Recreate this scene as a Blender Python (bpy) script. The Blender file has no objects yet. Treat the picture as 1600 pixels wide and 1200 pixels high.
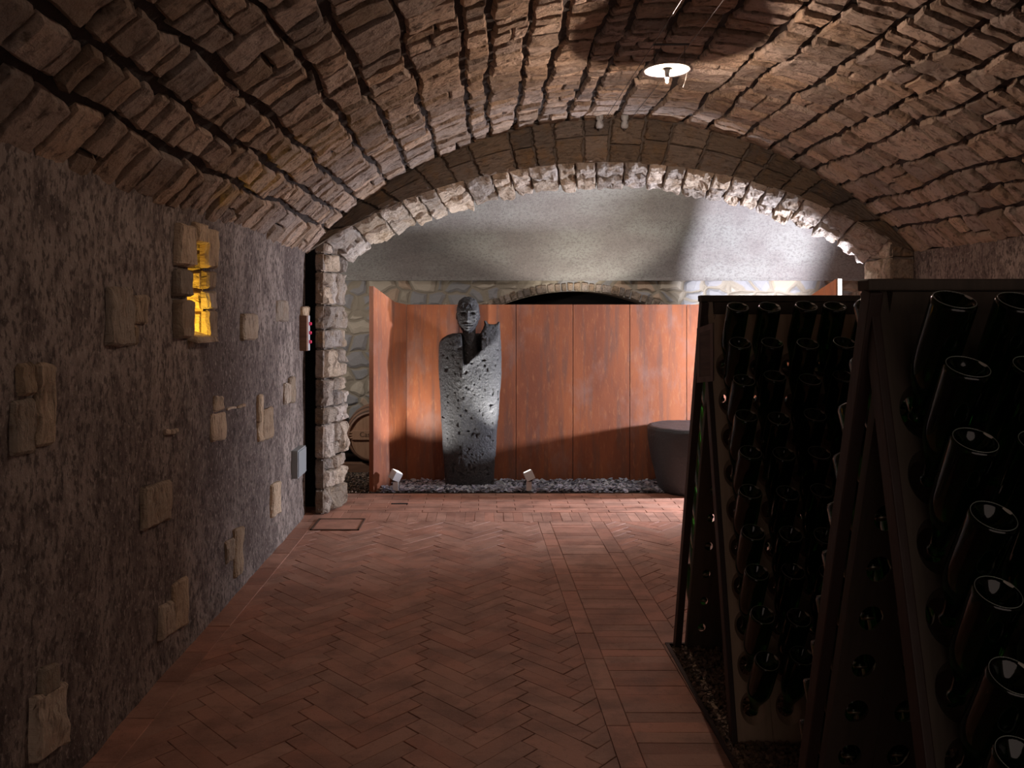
import bpy, bmesh, math, random
import numpy as np
from mathutils import Vector, Matrix, noise as mn

random.seed(7)
C = bpy.context.scene.collection
sc = bpy.context.scene
PI = math.pi
rnd = random.random
def U(a, b): return a + (b - a) * rnd()

# ------------------------------------------------------------ camera, world, lights, exposure
HC = 1.58                       # eye height
cam = bpy.data.cameras.new('camera'); cam.sensor_width = 36; cam.lens = 1250 * 36 / 1600
cam.shift_x = 43 / 1600; cam.shift_y = -108 / 1600; cam.clip_start = 0.02
camo = bpy.data.objects.new('camera', cam); C.objects.link(camo)
camo.location = (0, 0, HC); camo.rotation_euler = (PI / 2, 0, 0); sc.camera = camo
sc.view_settings.view_transform = 'Standard'; sc.view_settings.look = 'None'
sc.view_settings.gamma = 1; sc.view_settings.use_curve_mapping = False
sc.view_settings.exposure = 0.0
sc.cycles.max_bounces = 8; sc.cycles.caustics_reflective = False; sc.cycles.caustics_refractive = False
sc.cycles.sample_clamp_indirect = 3.0
w = bpy.data.worlds.new('world'); sc.world = w; w.use_nodes = True
w.node_tree.nodes['Background'].inputs[0].default_value = (1.0, 0.78, 0.68, 1)
w.node_tree.nodes['Background'].inputs[1].default_value = 0.56

def lamp(name, typ, loc, target, power, color, radius=0.03, spot=None, blend=0.5):
    l = bpy.data.lights.new(name, typ); l.energy = power; l.color = color
    if typ == 'AREA': l.shape = 'SQUARE'; l.size = radius
    else: l.shadow_soft_size = radius
    if spot: l.spot_size = math.radians(spot); l.spot_blend = blend
    o = bpy.data.objects.new(name, l); C.objects.link(o); o.location = loc
    if target: o.rotation_euler = (Vector(target) - Vector(loc)).to_track_quat('-Z', 'Y').to_euler()
    return o
COOL = (0.86, 0.88, 1.0); WARM = (1.0, 0.76, 0.60)
BIG = Vector((3.62, 6.80, 1.0))                 # floodlight standing hidden behind the racks
lamp('flood_beam', 'SPOT', BIG + Vector((-.07, .0, .02)), (0.2, 6.85, 2.2), 860, COOL, 0.08, 172, 0.2)
lamp('statue_beam', 'SPOT', (0.385, 7.13, 0.20), (-0.12, 7.20, 1.32), 230, (1, .97, .92), 0.015, 50, 0.9)
lamp('statue_beam', 'SPOT', (-0.765, 7.13, 0.20), (-0.30, 7.30, 1.50), 80, (1, .95, .88), 0.015, 115, 1.0)
lamp('niche_beam', 'SPOT', (-1.452, 3.838, 1.50), (-1.475, 4.005, 1.60), 7.0, (1, .62, .07), 0.012, 125, 0.5)
lamp('far_fill_light', 'SPOT', (1.9, 6.98, 3.12), (1.4, 7.02, 0), 72, (1, .95, .9), 0.06, 150, 0.5)  # added overhead fill to brighten the far floor, no fixture behind it
lamp('upper_wall_beam', 'SPOT', (1.15, 7.95, 1.35), (1.0, 8.15, 2.6), 80, (1, .93, .82), 0.05, 110, 0.35)
lamp('aisle_beam', 'SPOT', (-2.4, 6.95, 1.7), (-.9, 8.7, 1.7), 75, (1, .93, .85), 0.06, 130, 0.6)

# ------------------------------------------------------------ helpers
def prop(o, label=None, cat=None, group=None, kind=None):
    if label: o['label'] = label
    if cat: o['category'] = cat
    if group: o['group'] = group
    if kind: o['kind'] = kind
    return o
def empty(name, loc=(0, 0, 0), rz=0):
    o = bpy.data.objects.new(name, None); C.objects.link(o); o.location = loc; o.rotation_euler = (0, 0, rz)
    o.empty_display_size = 0.05; return o
def link(name, verts, faces, mat, parent=None, smooth=False, cols=None):
    me = bpy.data.meshes.new(name); me.from_pydata([tuple(v) for v in verts], [], [tuple(f) for f in faces]); me.validate()
    if mat:
        me.materials.append(mat)
    if cols is not None:
        a = me.color_attributes.new('tint', 'FLOAT_COLOR', 'POINT')
        arr = np.ones((len(verts), 4), dtype=np.float32); arr[:, :3] = np.array(cols, dtype=np.float32).reshape(-1, 3)
        a.data.foreach_set('color', arr.ravel())
    if smooth: me.polygons.foreach_set('use_smooth', [True] * len(me.polygons))
    o = bpy.data.objects.new(name, me); C.objects.link(o); o.parent = parent
    return o
class MB:
    def __init__(s): s.v = []; s.f = []; s.c = []
    def add(s, vs, fs, col=(1, 1, 1)):
        b = len(s.v); s.v += [tuple(v) for v in vs]; s.f += [tuple(i + b for i in f) for f in fs]; s.c += [col] * len(vs)
    def box(s, x0, x1, y0, y1, z0, z1, bev=0.0, M=None, col=(1, 1, 1)):
        bm = bmesh.new(); bmesh.ops.create_cube(bm, size=1)
        for v in bm.verts:
            v.co = Vector(((x0 + x1) / 2 + v.co.x * (x1 - x0), (y0 + y1) / 2 + v.co.y * (y1 - y0), (z0 + z1) / 2 + v.co.z * (z1 - z0)))
        if bev > 0: bmesh.ops.bevel(bm, geom=bm.edges[:], offset=bev, segments=2, profile=0.5, affect='EDGES')
        s.bm(bm, M, col)
    def bm(s, bm, M=None, col=(1, 1, 1)):
        bm.verts.index_update()
        s.add([(M @ v.co if M else v.co.copy()) for v in bm.verts], [[v.index for v in f.verts] for f in bm.faces], col); bm.free()
    def lathe(s, prof, n=32, M=None, col=(1, 1, 1), cap=False):
        vs = []; fs = []
        for (r, z) in prof:
            for k in range(n):
                a = 2 * PI * k / n; vs.append(Vector((r * math.cos(a), r * math.sin(a), z)))
        for i in range(len(prof) - 1):
            for k in range(n):
                k2 = (k + 1) % n; fs.append((i * n + k, i * n + k2, (i + 1) * n + k2, (i + 1) * n + k))
        if cap: fs.append(tuple(range(n))[::-1]); fs.append(tuple((len(prof) - 1) * n + k for k in range(n)))
        if M: vs = [M @ v for v in vs]
        s.add(vs, fs, col)
    def tube(s, pts, r, n=8):
        pts = [Vector(p) for p in pts]; vs = []; fs = []
        for i, p in enumerate(pts):
            d = (pts[min(i + 1, len(pts) - 1)] - pts[max(i - 1, 0)]).normalized()
            a = d.orthogonal().normalized() if abs(d.z) > .95 else d.cross(Vector((0, 0, 1))).normalized()
            b = d.cross(a)
            for k in range(n):
                t = 2 * PI * k / n; vs.append(p + (a * math.cos(t) + b * math.sin(t)) * r)
        for i in range(len(pts) - 1):
            for k in range(n):
                k2 = (k + 1) % n; fs.append((i * n + k, i * n + k2, (i + 1) * n + k2, (i + 1) * n + k))
        fs.append(tuple(range(n))[::-1]); fs.append(tuple((len(pts) - 1) * n + k for k in range(n)))
        s.add(vs, fs)
    def build(s, name, mat, parent=None, smooth=False, tint=False):
        return link(name, s.v, s.f, mat, parent, smooth, s.c if tint else None)
def fbm(x, y, z, o=4): return mn.fractal(Vector((x, y, z)), 0.8, 2.1, o)

# ------------------------------------------------------------ materials
def mat(name, base=(.5, .5, .5), rough=.8, metal=0, tint=False, strata=None, noises=(), bumps=(), emit=None, spec=.5, coat=0, trans=0, extra=None):
    """noises: (scale, vec stretch, colour, lo, hi, amount) ; bumps: (scale, stretch, strength, distance, detail)"""
    m = bpy.data.materials.new(name); m.use_nodes = True; nt = m.node_tree; N = nt.nodes; L = nt.links
    b = N['Principled BSDF']; b.inputs['Roughness'].default_value = rough; b.inputs['Metallic'].default_value = metal
    b.inputs['Specular IOR Level'].default_value = spec; b.inputs['Coat Weight'].default_value = coat
    b.inputs['Transmission Weight'].default_value = trans
    rgb = N.new('ShaderNodeRGB'); rgb.outputs[0].default_value = (*base, 1); cur = rgb.outputs[0]
    tc = N.new('ShaderNodeTexCoord')
    if tint:
        at = N.new('ShaderNodeAttribute'); at.attribute_name = 'tint'
        mx = N.new('ShaderNodeMix'); mx.data_type = 'RGBA'; mx.blend_type = 'MULTIPLY'; mx.inputs[0].default_value = 1
        L.new(cur, mx.inputs[6]); L.new(at.outputs['Color'], mx.inputs[7]); cur = mx.outputs[2]
    def tex(scale, st, detail=6, rg=.6):
        mp = N.new('ShaderNodeMapping'); mp.inputs['Scale'].default_value = st; L.new(tc.outputs['Object'], mp.inputs[0])
        n = N.new('ShaderNodeTexNoise'); n.inputs['Scale'].default_value = scale; n.inputs['Detail'].default_value = detail
        n.inputs['Roughness'].default_value = rg; L.new(mp.outputs[0], n.inputs['Vector']); return n
    for (scale, st, col, lo, hi, amt) in noises:
        n = tex(scale, st)
        r = N.new('ShaderNodeMapRange'); r.inputs[1].default_value = lo; r.inputs[2].default_value = hi; r.inputs[4].default_value = amt
        L.new(n.outputs[0], r.inputs[0])
        mx = N.new('ShaderNodeMix'); mx.data_type = 'RGBA'; L.new(r.outputs[0], mx.inputs[0]); L.new(cur, mx.inputs[6])
        mx.inputs[7].default_value = (*col, 1); cur = mx.outputs[2]
    L.new(cur, b.inputs['Base Color'])
    nrm = None
    if strata:                                          # bedding layers that follow each stone
        sv, dark, lo, hi, amt, dist = strata
        a2 = N.new('ShaderNodeAttribute'); a2.attribute_name = 'strata'
        mp = N.new('ShaderNodeMapping'); mp.inputs['Scale'].default_value = sv; L.new(a2.outputs['Vector'], mp.inputs[0])
        n = N.new('ShaderNodeTexNoise'); n.inputs['Scale'].default_value = 1; n.inputs['Detail'].default_value = 5; n.inputs['Roughness'].default_value = .62
        n.inputs['Distortion'].default_value = .4
        L.new(mp.outputs[0], n.inputs['Vector'])
        rr = N.new('ShaderNodeMapRange'); rr.inputs[1].default_value = hi; rr.inputs[2].default_value = lo; rr.inputs[4].default_value = amt; L.new(n.outputs[0], rr.inputs[0])
        mx = N.new('ShaderNodeMix'); mx.data_type = 'RGBA'; L.new(rr.outputs[0], mx.inputs[0]); L.new(cur, mx.inputs[6]); mx.inputs[7].default_value = (*dark, 1)
        L.new(mx.outputs[2], b.inputs['Base Color'])
        bp = N.new('ShaderNodeBump'); bp.inputs['Strength'].default_value = 1; bp.inputs['Distance'].default_value = dist
        L.new(n.outputs[0], bp.inputs['Height']); nrm = bp.outputs[0]
    for (scale, st, strength, dist, det) in bumps:
        n = tex(scale, st, det, .65)
        bp = N.new('ShaderNodeBump'); bp.inputs['Strength'].default_value = strength; bp.inputs['Distance'].default_value = dist
        L.new(n.outputs[0], bp.inputs['Height'])
        if nrm: L.new(nrm, bp.inputs['Normal'])
        nrm = bp.outputs[0]
    if nrm: L.new(nrm, b.inputs['Normal'])
    if emit:
        b.inputs['Emission Color'].default_value = (*emit[0], 1); b.inputs['Emission Strength'].default_value = emit[1]
    if extra: extra(m, N, L, b, cur, nrm, tc)
    return m
I3 = (1, 1, 1)
M = {}
M['vault_stone'] = mat('vault_stone', (.60, .44, .34), .9, tint=True, strata=((7, 20, .3), (.09, .05, .03), .32, .44, .8, .055),
    noises=[(7, I3, (.38, .23, .13), .5, .7, .55), (22, I3, (.12, .07, .045), .54, .68, .8), (3, I3, (.62, .52, .46), .5, .7, .5)],
    bumps=[(7, I3, 1, .09, 8), (34, (1, 1, 1), 1.0, .035, 8)])
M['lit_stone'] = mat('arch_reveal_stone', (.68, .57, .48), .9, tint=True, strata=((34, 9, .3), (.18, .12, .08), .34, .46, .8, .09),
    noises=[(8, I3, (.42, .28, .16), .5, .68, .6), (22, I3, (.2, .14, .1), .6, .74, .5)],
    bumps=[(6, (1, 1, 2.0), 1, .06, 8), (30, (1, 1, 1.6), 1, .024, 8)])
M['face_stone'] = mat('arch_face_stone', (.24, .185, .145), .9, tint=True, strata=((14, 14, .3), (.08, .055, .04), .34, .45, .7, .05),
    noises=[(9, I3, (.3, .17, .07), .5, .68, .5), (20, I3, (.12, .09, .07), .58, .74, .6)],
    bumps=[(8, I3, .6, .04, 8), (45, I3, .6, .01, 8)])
M['mortar'] = mat('dark_mortar', (.03, .02, .016), .95, noises=[(14, I3, (.11, .08, .065), .55, .72, .6)], bumps=[(30, I3, .8, .02, 8)])
M['pale_mortar'] = mat('pale_mortar', (.15, .12, .10), .95, noises=[(12, I3, (.1, .085, .075), .5, .7, .6)], bumps=[(30, I3, .8, .02, 8)])
M['plaster'] = mat('rough_plaster', (.29, .235, .205), .95,
    noises=[(1.3, (1, 1, .7), (.085, .06, .054), .42, .62, .85), (10, (1, 1, .6), (.08, .056, .05), .46, .60, .75), (42, (1, 1, .6), (.03, .02, .018), .50, .60, .75), (60, (1, 1, .7), (.42, .36, .32), .56, .66, .55)],
    bumps=[(10, (1, 1, .6), .5, .02, 6), (60, (1, 1, .7), .9, .012, 6)])
M['wall_stone'] = mat('embedded_stone', (.52, .40, .29), .9, tint=True, strata=((40, 10, .3), (.16, .11, .075), .32, .43, .8, .05),
    noises=[(8, I3, (.28, .17, .10), .5, .7, .5), (24, (1, 1, .5), (.12, .08, .06), .58, .72, .6)],
    bumps=[(10, (1, 1, .5), .7, .03, 8), (60, I3, .5, .008, 6)])
M['far_plaster'] = mat('grey_render', (.29, .277, .257), .95,
    noises=[(1.6, (1, 1, 1.6), (.22, .19, .18), .40, .60, .85), (34, (1, 1, 1.6), (.16, .14, .135), .48, .62, .6), (60, (1, 1, 1.5), (.1, .09, .085), .58, .68, .5), (70, I3, (.45, .42, .39), .6, .7, .5)],
    bumps=[(90, (1, 1, 1.4), 1.0, .010, 4), (14, I3, .3, .02, 4)])
M['brick'] = mat('terracotta', (.40, .195, .135), .6, tint=True,
    noises=[(1.1, I3, (.42, .25, .19), .42, .66, .5), (5, I3, (.20, .095, .065), .46, .66, .7), (2.2, (1, 3, 1), (.17, .09, .065), .5, .66, .5), (120, I3, (.5, .3, .24), .55, .7, .35), (40, I3, (.16, .07, .05), .58, .72, .4)],
    bumps=[(14, I3, .18, .012, 5), (150, I3, .25, .003, 3)])
M['grout'] = mat('floor_grout', (.10, .05, .035), .95, bumps=[(80, I3, .5, .004, 4)])
M['corten'] = mat('rusted_steel', (.33, .105, .042), .62, metal=.0,
    noises=[(2.4, (1, 1, .3), (.20, .065, .034), .40, .60, .9), (14, (1, 1, .08), (.15, .075, .055), .50, .64, .7), (40, (1, 1, .25), (.42, .17, .075), .55, .7, .5), (3.6, (1, 1, .7), (.28, .16, .13), .54, .70, .5)],
    bumps=[(120, (1, 1, .4), .25, .003, 4)], spec=.35)
M['edge_cream'] = mat('pale_steel_edge', (.40, .35, .28), .7, noises=[(20, I3, (.5, .38, .27), .5, .7, .5)])
M['lava'] = mat('lava_stone', (.034, .035, .04), .55, noises=[(70, I3, (.13, .13, .135), .56, .66, .8), (30, I3, (.02, .02, .024), .56, .66, .9)],
    bumps=[(55, I3, .9, .014, 6), (140, I3, .9, .008, 5)], spec=.5)
M['bowl'] = mat('dark_basalt', (.028, .029, .033), .5, noises=[(60, I3, (.05, .05, .055), .55, .68, .6)], bumps=[(35, I3, .55, .012, 6), (110, I3, .5, .005, 4)])
M['slate'] = mat('slate_chips', (.34, .37, .43), .5, tint=True, noises=[(40, I3, (.1, .1, .11), .5, .7, .6)], bumps=[(90, I3, .4, .003, 4)])
M['gravel'] = mat('brown_gravel', (.2, .145, .105), .85, tint=True, noises=[(60, I3, (.1, .07, .05), .5, .7, .5)])
M['soil'] = mat('dark_soil', (.03, .022, .018), 1, bumps=[(60, I3, .8, .01, 5)])
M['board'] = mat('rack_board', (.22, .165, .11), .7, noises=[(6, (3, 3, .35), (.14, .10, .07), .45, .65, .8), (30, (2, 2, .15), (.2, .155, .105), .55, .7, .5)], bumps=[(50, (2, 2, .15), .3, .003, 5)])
M['board_shaded'] = mat('shaded_rack_board', (.085, .062, .045), .7, noises=[(6, (3, 3, .35), (.05, .036, .026), .45, .65, .8)], bumps=[(50, (2, 2, .15), .3, .003, 5)])  # rack timber darkened, the shade on the boards is put into the colour
M['board_lit'] = mat('lit_rack_board', (.46, .345, .245), .7, noises=[(6, (3, 3, .35), (.34, .25, .175), .45, .65, .8)], bumps=[(50, (2, 2, .15), .3, .003, 5)])  # same timber lightened, light on the farther rack's front is put into the colour
M['frame_wood'] = mat('reddish_rack_wood', (.035, .016, .012), .6, noises=[(8, (2, 2, .3), (.035, .018, .013), .45, .65, .8)], bumps=[(50, (2, 2, .15), .3, .003, 5)])
M['slate_frame'] = mat('dark_painted_wood', (.30, .21, .19), .6, noises=[(20, (2, 2, .3), (.2, .14, .13), .5, .7, .7)])
M['slate_panel'] = mat('dark_board_panel', (.24, .17, .145), .7, noises=[(14, (.5, .5, 3), (.16, .11, .10), .45, .65, .8)])
M['glass'] = mat('dark_green_bottle_glass', (.014, .10, .010), .08, trans=1.0, spec=.5)
M['ring'] = mat('scuffed_glint_ring', (.34, .37, .33), .25, spec=.8)  # worn ring, its light tone also stands in for glints on the rim
M['cap'] = mat('crown_cap', (.45, .4, .3), .35, metal=1)
M['chalk'] = mat('white_paint_mark', (.5, .45, .38), .9)
M['chalk_faint'] = mat('worn_chalk', (.21, .175, .14), .9)
M['metal_light'] = mat('light_grey_metal', (.55, .55, .56), .4, metal=.3)
M['metal_dark'] = mat('dark_metal', (.04, .04, .045), .5, metal=.4)
M['lens'] = mat('spot_lens', (.9, .9, .88), .2, emit=((1, .97, .9), 1.2))
M['wire'] = mat('steel_wire', (.09, .08, .075), .4, metal=.6)
M['disc'] = mat('white_lamp_disc', (.9, .88, .84), .5)
M['bulb'] = mat('glowing_bulb', (1, 1, 1), .3, emit=(WARM, 15500))
M['clear'] = mat('clear_insulator', (.8, .82, .85), .12, trans=.45)
M['niche_bulb'] = mat('yellow_niche_bulb', (1, .8, .3), .3, emit=((1, .60, .06), 25))
M['niche_stone'] = mat('niche_stone', (.55, .42, .26), .9, tint=True, strata=((14, 14, .3), (.25, .16, .08), .34, .46, .7, .04), noises=[(20, I3, (.35, .22, .1), .5, .7, .6)], bumps=[(12, I3, .6, .03, 7), (60, I3, .6, .01, 5)])
M['grey_box'] = mat('grey_enamel', (.24, .26, .27), .45)
M['panel_grey'] = mat('pale_plastic', (.5, .5, .53), .5)
M['red'] = mat('red_button', (.75, .04, .12), .25)
M['stave'] = mat('barrel_oak', (.2, .1, .06), .6, noises=[(14, (.4, .4, 3), (.12, .06, .035), .45, .65, .7)])
M['oak'] = mat('pale_oak', (.36, .2, .12), .6, noises=[(14, (3, 1, .4), (.27, .14, .08), .45, .65, .7)])
M['hoop'] = mat('iron_hoop', (.12, .07, .05), .5, metal=.5)
M['burn'] = mat('branded_letters', (.07, .035, .02), .9)
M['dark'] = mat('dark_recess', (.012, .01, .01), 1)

def stonewall_extra(m, N, L, b, cur, nrm, tc):
    v = N.new('ShaderNodeTexVoronoi'); v.feature = 'DISTANCE_TO_EDGE'; v.inputs['Scale'].default_value = 5.4
    v2 = N.new('ShaderNodeTexVoronoi'); v2.inputs['Scale'].default_value = 5.4
    mp = N.new('ShaderNodeMapping'); mp.inputs['Scale'].default_value = (.8, .6, 1.15)
    nz = N.new('ShaderNodeTexNoise'); nz.inputs['Scale'].default_value = 3.5
    ad = N.new('ShaderNodeVectorMath'); ad.operation = 'MULTIPLY_ADD'; ad.inputs[1].default_value = (.13, .13, .13)
    L.new(tc.outputs['Object'], nz.inputs['Vector']); L.new(nz.outputs['Color'], ad.inputs[0]); L.new(tc.outputs['Object'], ad.inputs[2])
    L.new(ad.outputs[0], mp.inputs[0]); L.new(mp.outputs[0], v.inputs['Vector']); L.new(mp.outputs[0], v2.inputs['Vector'])
    sep = N.new('ShaderNodeSeparateColor'); L.new(v2.outputs['Color'], sep.inputs[0])
    cr = N.new('ShaderNodeValToRGB'); L.new(sep.outputs[0], cr.inputs[0]); e = cr.color_ramp.elements
    e[0].color = (.15, .15, .175, 1); e[1].color = (.33, .25, .17, 1); e[0].position = 0
    for p, c in ((.3, (.25, .235, .235, 1)), (.38, (.42, .36, .29, 1)), (.6, (.35, .30, .235, 1)), (.75, (.26, .25, .255, 1)), (.88, (.40, .29, .21, 1))):
        x = e.new(p); x.color = c
    e[0].color = (.25, .24, .24, 1)
    cr.color_ramp.interpolation = 'CONSTANT'
    mr = N.new('ShaderNodeMapRange'); mr.inputs[1].default_value = .06; mr.inputs[2].default_value = .09; v.inputs['Randomness'].default_value = .75; v2.inputs['Randomness'].default_value = .75; L.new(v.outputs['Distance'], mr.inputs[0])
    mx = N.new('ShaderNodeMix'); mx.data_type = 'RGBA'; mx.inputs[6].default_value = (.26, .22, .17, 1)
    L.new(mr.outputs[0], mx.inputs[0]); L.new(cr.outputs[0], mx.inputs[7]); L.new(mx.outputs[2], b.inputs['Base Color'])
    mr2 = N.new('ShaderNodeMapRange'); mr2.inputs[1].default_value = .02; mr2.inputs[2].default_value = .2; L.new(v.outputs['Distance'], mr2.inputs[0])
    bp = N.new('ShaderNodeBump'); bp.inputs['Strength'].default_value = .7; bp.inputs['Distance'].default_value = .04
    L.new(mr2.outputs[0], bp.inputs['Height']); L.new(nrm, bp.inputs['Normal']); L.new(bp.outputs[0], b.inputs['Normal'])
M['fieldstone'] = mat('field_stone_wall', (.3, .25, .2), .9, bumps=[(40, I3, .6, .012, 6)], extra=stonewall_extra)

# ------------------------------------------------------------ stonework
class Stones(MB):
    def __init__(s, swap=False): super().__init__(); s.p = []; s.swap = swap
    def build(s, name, mat, parent=None, smooth=False, tint=False):
        o = link(name, s.v, s.f, mat, parent, smooth, s.c)
        a = o.data.attributes.new('strata', 'FLOAT_VECTOR', 'POINT')
        a.data.foreach_set('vector', np.array(s.p, dtype=np.float32).ravel()); return o
    def stone(s, fmap, q, h, cell=.035, rough=.006, lump=.008, col=(1, 1, 1), bev=.85):
        (u0, v0), (u1, v1), (u2, v2), (u3, v3) = q         # corners, counter-clockwise in (u, v)
        n = max(3, int(abs(u1 - u0) / cell) + 3); m = max(3, int(abs(v3 - v0) / cell) + 3)
        sd = U(0, 100); tl = U(-.35, .35); tl2 = U(-.35, .35); vs = []; fs = []
        for j in range(m + 1):
            for i in range(n + 1):
                a, b = i / n, j / m
                ea = min(.010 / abs(u1 - u0 + 1e-6), .2); eb = min(.010 / abs(v3 - v0 + 1e-6), .2)
                aa = 0 if i == 0 else 1 if i == n else ea + (1 - 2 * ea) * (i - 1) / (n - 2)
                bb = 0 if j == 0 else 1 if j == m else eb + (1 - 2 * eb) * (j - 1) / (m - 2)
                u = (u0 * (1 - aa) + u1 * aa) * (1 - bb) + (u3 * (1 - aa) + u2 * aa) * bb
                v = (v0 * (1 - aa) + v1 * aa) * (1 - bb) + (v3 * (1 - aa) + v2 * aa) * bb
                edge = i in (0, n) or j in (0, m)
                nx = mn.noise(Vector((u * 14, v * 14, sd))); ny = mn.noise(Vector((u * 14, v * 14, sd + 9)))
                k = rough * 1.3
                hh = h * (1 + .6 * (tl * (a - .5) + tl2 * (b - .5))) + lump * mn.fractal(Vector((u * 11, v * 11, sd)), .8, 2.1, 3)
                if edge: hh -= h * bev
                corner = (i in (0, n)) and (j in (0, m))
                if corner:
                    u += math.copysign(.006, u1 - u0) * (1 if i == 0 else -1); v += .006 * (1 if j == 0 else -1)
                vs.append(fmap(u + nx * k, v + ny * k, hh)); s.p.append((v, u, sd) if s.swap else (u, v, sd))
        for j in range(m):
            for i in range(n):
                fs.append((j * (n + 1) + i, j * (n + 1) + i + 1, (j + 1) * (n + 1) + i + 1, (j + 1) * (n + 1) + i))
        ring = [i for i in range(n + 1)] + [j * (n + 1) + n for j in range(1, m + 1)] + [m * (n + 1) + i for i in range(n - 1, -1, -1)] + [j * (n + 1) for j in range(m - 1, 0, -1)]
        base = len(vs)
        for idx in ring:
            i, j = idx % (n + 1), idx // (n + 1); a, b = i / n, j / m
            u = (u0 * (1 - a) + u1 * a) * (1 - b) + (u3 * (1 - a) + u2 * a) * b
            v = (v0 * (1 - a) + v1 * a) * (1 - b) + (v3 * (1 - a) + v2 * a) * b
            vs.append(fmap(u, v, -.012)); s.p.append((v, u, sd) if s.swap else (u, v, sd))
        R = len(ring)
        for k in range(R): fs.append((ring[(k + 1) % R], ring[k], base + k, base + (k + 1) % R))
        s.add(vs, fs, col)
def tint(r=1.0):
    b = U(.58, 1.25) * r; t = U(-1, 1)
    return (b * (1 + .06 * t), b, b * (1 - .10 * t))

XL, XR, YA = -1.41, 3.40, 6.33
VC = Vector((1.0, -0.15)); VR = 3.27                    # vault circle centre (X, Z), radius
TH0 = math.asin((XR - 1.0) / VR); TH_L = -math.asin((1.0 - XL) / VR)
ARC0 = TH_L * VR; ARC1 = TH0 * VR
def vmap(u, v, h):                                      # u = arc length from the crown, v = Y, h = towards the room
    t = u / VR; r = VR - h + .03
    r += .012 * mn.noise(Vector((u * 1.3, v * 1.3, 3)))
    return (VC.x + r * math.sin(t), v, VC.y + r * math.cos(t))

# vault: boarded courses of rubble, each course one strip along the tunnel
S = Stones(); random.seed(11)
ub = [ARC0 - .02]
while ub[-1] < ARC1 - .15: ub.append(ub[-1] + (U(.22, .30) if rnd() < .5 else U(.14, .21)))
ub[-1] = ARC1 + .02
def bnd(i, y): return ub[i] + (.036 * mn.noise(Vector((i * 3.7, y * 2.2, 0))) + .022 * mn.noise(Vector((i * 5.1, y * 6.5, 7))) if 0 < i < len(ub) - 1 else 0)
for i in range(len(ub) - 1):
    y = 0.9 + U(0, .1)
    while y < YA:
        wd = U(.09, .15) if rnd() < .5 else U(.15, .24)
        if y + wd > YA - .05: wd = YA + .01 - y
        g = U(.007, .015); gu = U(.002, .011)
        a0, a1 = bnd(i, y) + gu, bnd(i + 1, y) - gu; b0, b1 = bnd(i, y + wd) + gu, bnd(i + 1, y + wd) - gu
        sk = U(-.025, .025); sk2 = U(-.018, .018)
        cs = .034 if y > 1.5 else .06
        if rnd() < .16 and (a1 - a0) > .2:
            mid = a0 + (a1 - a0) * U(.35, .65)
            S.stone(vmap, [(a0, y + g), (mid - .005, y + g + sk), (mid - .005, y + wd - g), (b0, y + wd - g)], U(.018, .034), cs, .008, .009, tint())
            S.stone(vmap, [(mid + .005, y + g + sk), (a1, y + g), (b1, y + wd - g), (mid + .005, y + wd - g)], U(.018, .034), cs, .008, .009, tint())
        else:
            S.stone(vmap, [(a0 + U(0, .02), y + g + sk2), (a1 - U(0, .02), y + g), (b1 - U(0, .02), y + wd - g), (b0 + U(0, .02), y + wd - g + sk2)], U(.018, .036), cs, .008, .010, tint())
        y += wd
ceil = prop(empty('ceiling'), 'barrel vault of rough brown rubble stones in long courses', 'vault', kind='structure')
S.build('vault_stones', M['vault_stone'], ceil, tint=True)
# mortar shell behind the stones
B = MB(); n = 64; ys = [-2.4, 0, .9] + [0.9 + (YA - .9) * k / 40 for k in range(1, 41)]
vs = []; fs = []
for y in ys:
    for k in range(n + 1):
        u = ARC0 - .1 + (ARC1 - ARC0 + .2) * k / n; vs.append(vmap(u, y, -.006 + .012 * mn.noise(Vector((u * 9, y * 9, 1)))))
for j in range(len(ys) - 1):
    for k in range(n): fs.append((j * (n + 1) + k, j * (n + 1) + k + 1, (j + 1) * (n + 1) + k + 1, (j + 1) * (n + 1) + k))
B.add(vs, fs); B.build('vault_mortar', M['mortar'], ceil)

# ---- arch between the two rooms: inner curve (front and back edge of the reveal)
def arc3(xa, xb, zs, rise):
    c = (xa + xb) / 2; hw = (xb - xa) / 2; R = (hw * hw + rise * rise) / (2 * rise)
    return c, zs + rise - R, R, math.asin(hw / R)
YB = 6.66
cF = arc3(-1.261, 3.195, 2.16, .605); cB = arc3(-1.152, 3.176, 2.045, .62)
def pF(t): a = -cF[3] + 2 * cF[3] * t; return (cF[0] + cF[2] * math.sin(a), cF[1] + cF[2] * math.cos(a))
def pB(t): a = -cB[3] + 2 * cB[3] * t; return (cB[0] + cB[2] * math.sin(a), cB[1] + cB[2] * math.cos(a))
def pO(t): a = TH_L + (TH0 - TH_L) * t; return (VC.x + VR * math.sin(a), VC.y + VR * math.cos(a))
wm = prop(empty('wall_middle'), 'cross wall pierced by a wide low stone arch', 'wall', kind='structure')
LEN = 4.75
def fface(u, v, h):                                     # u along the arch (m), v 0..1 from opening to vault
    t = u / LEN; a = pF(t); b = pO(t); x = a[0] + (b[0] - a[0]) * v; z = a[1] + (b[1] - a[1]) * v
    return (x, YA - h, z)
S = Stones(); random.seed(5); u = 0.0
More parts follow.
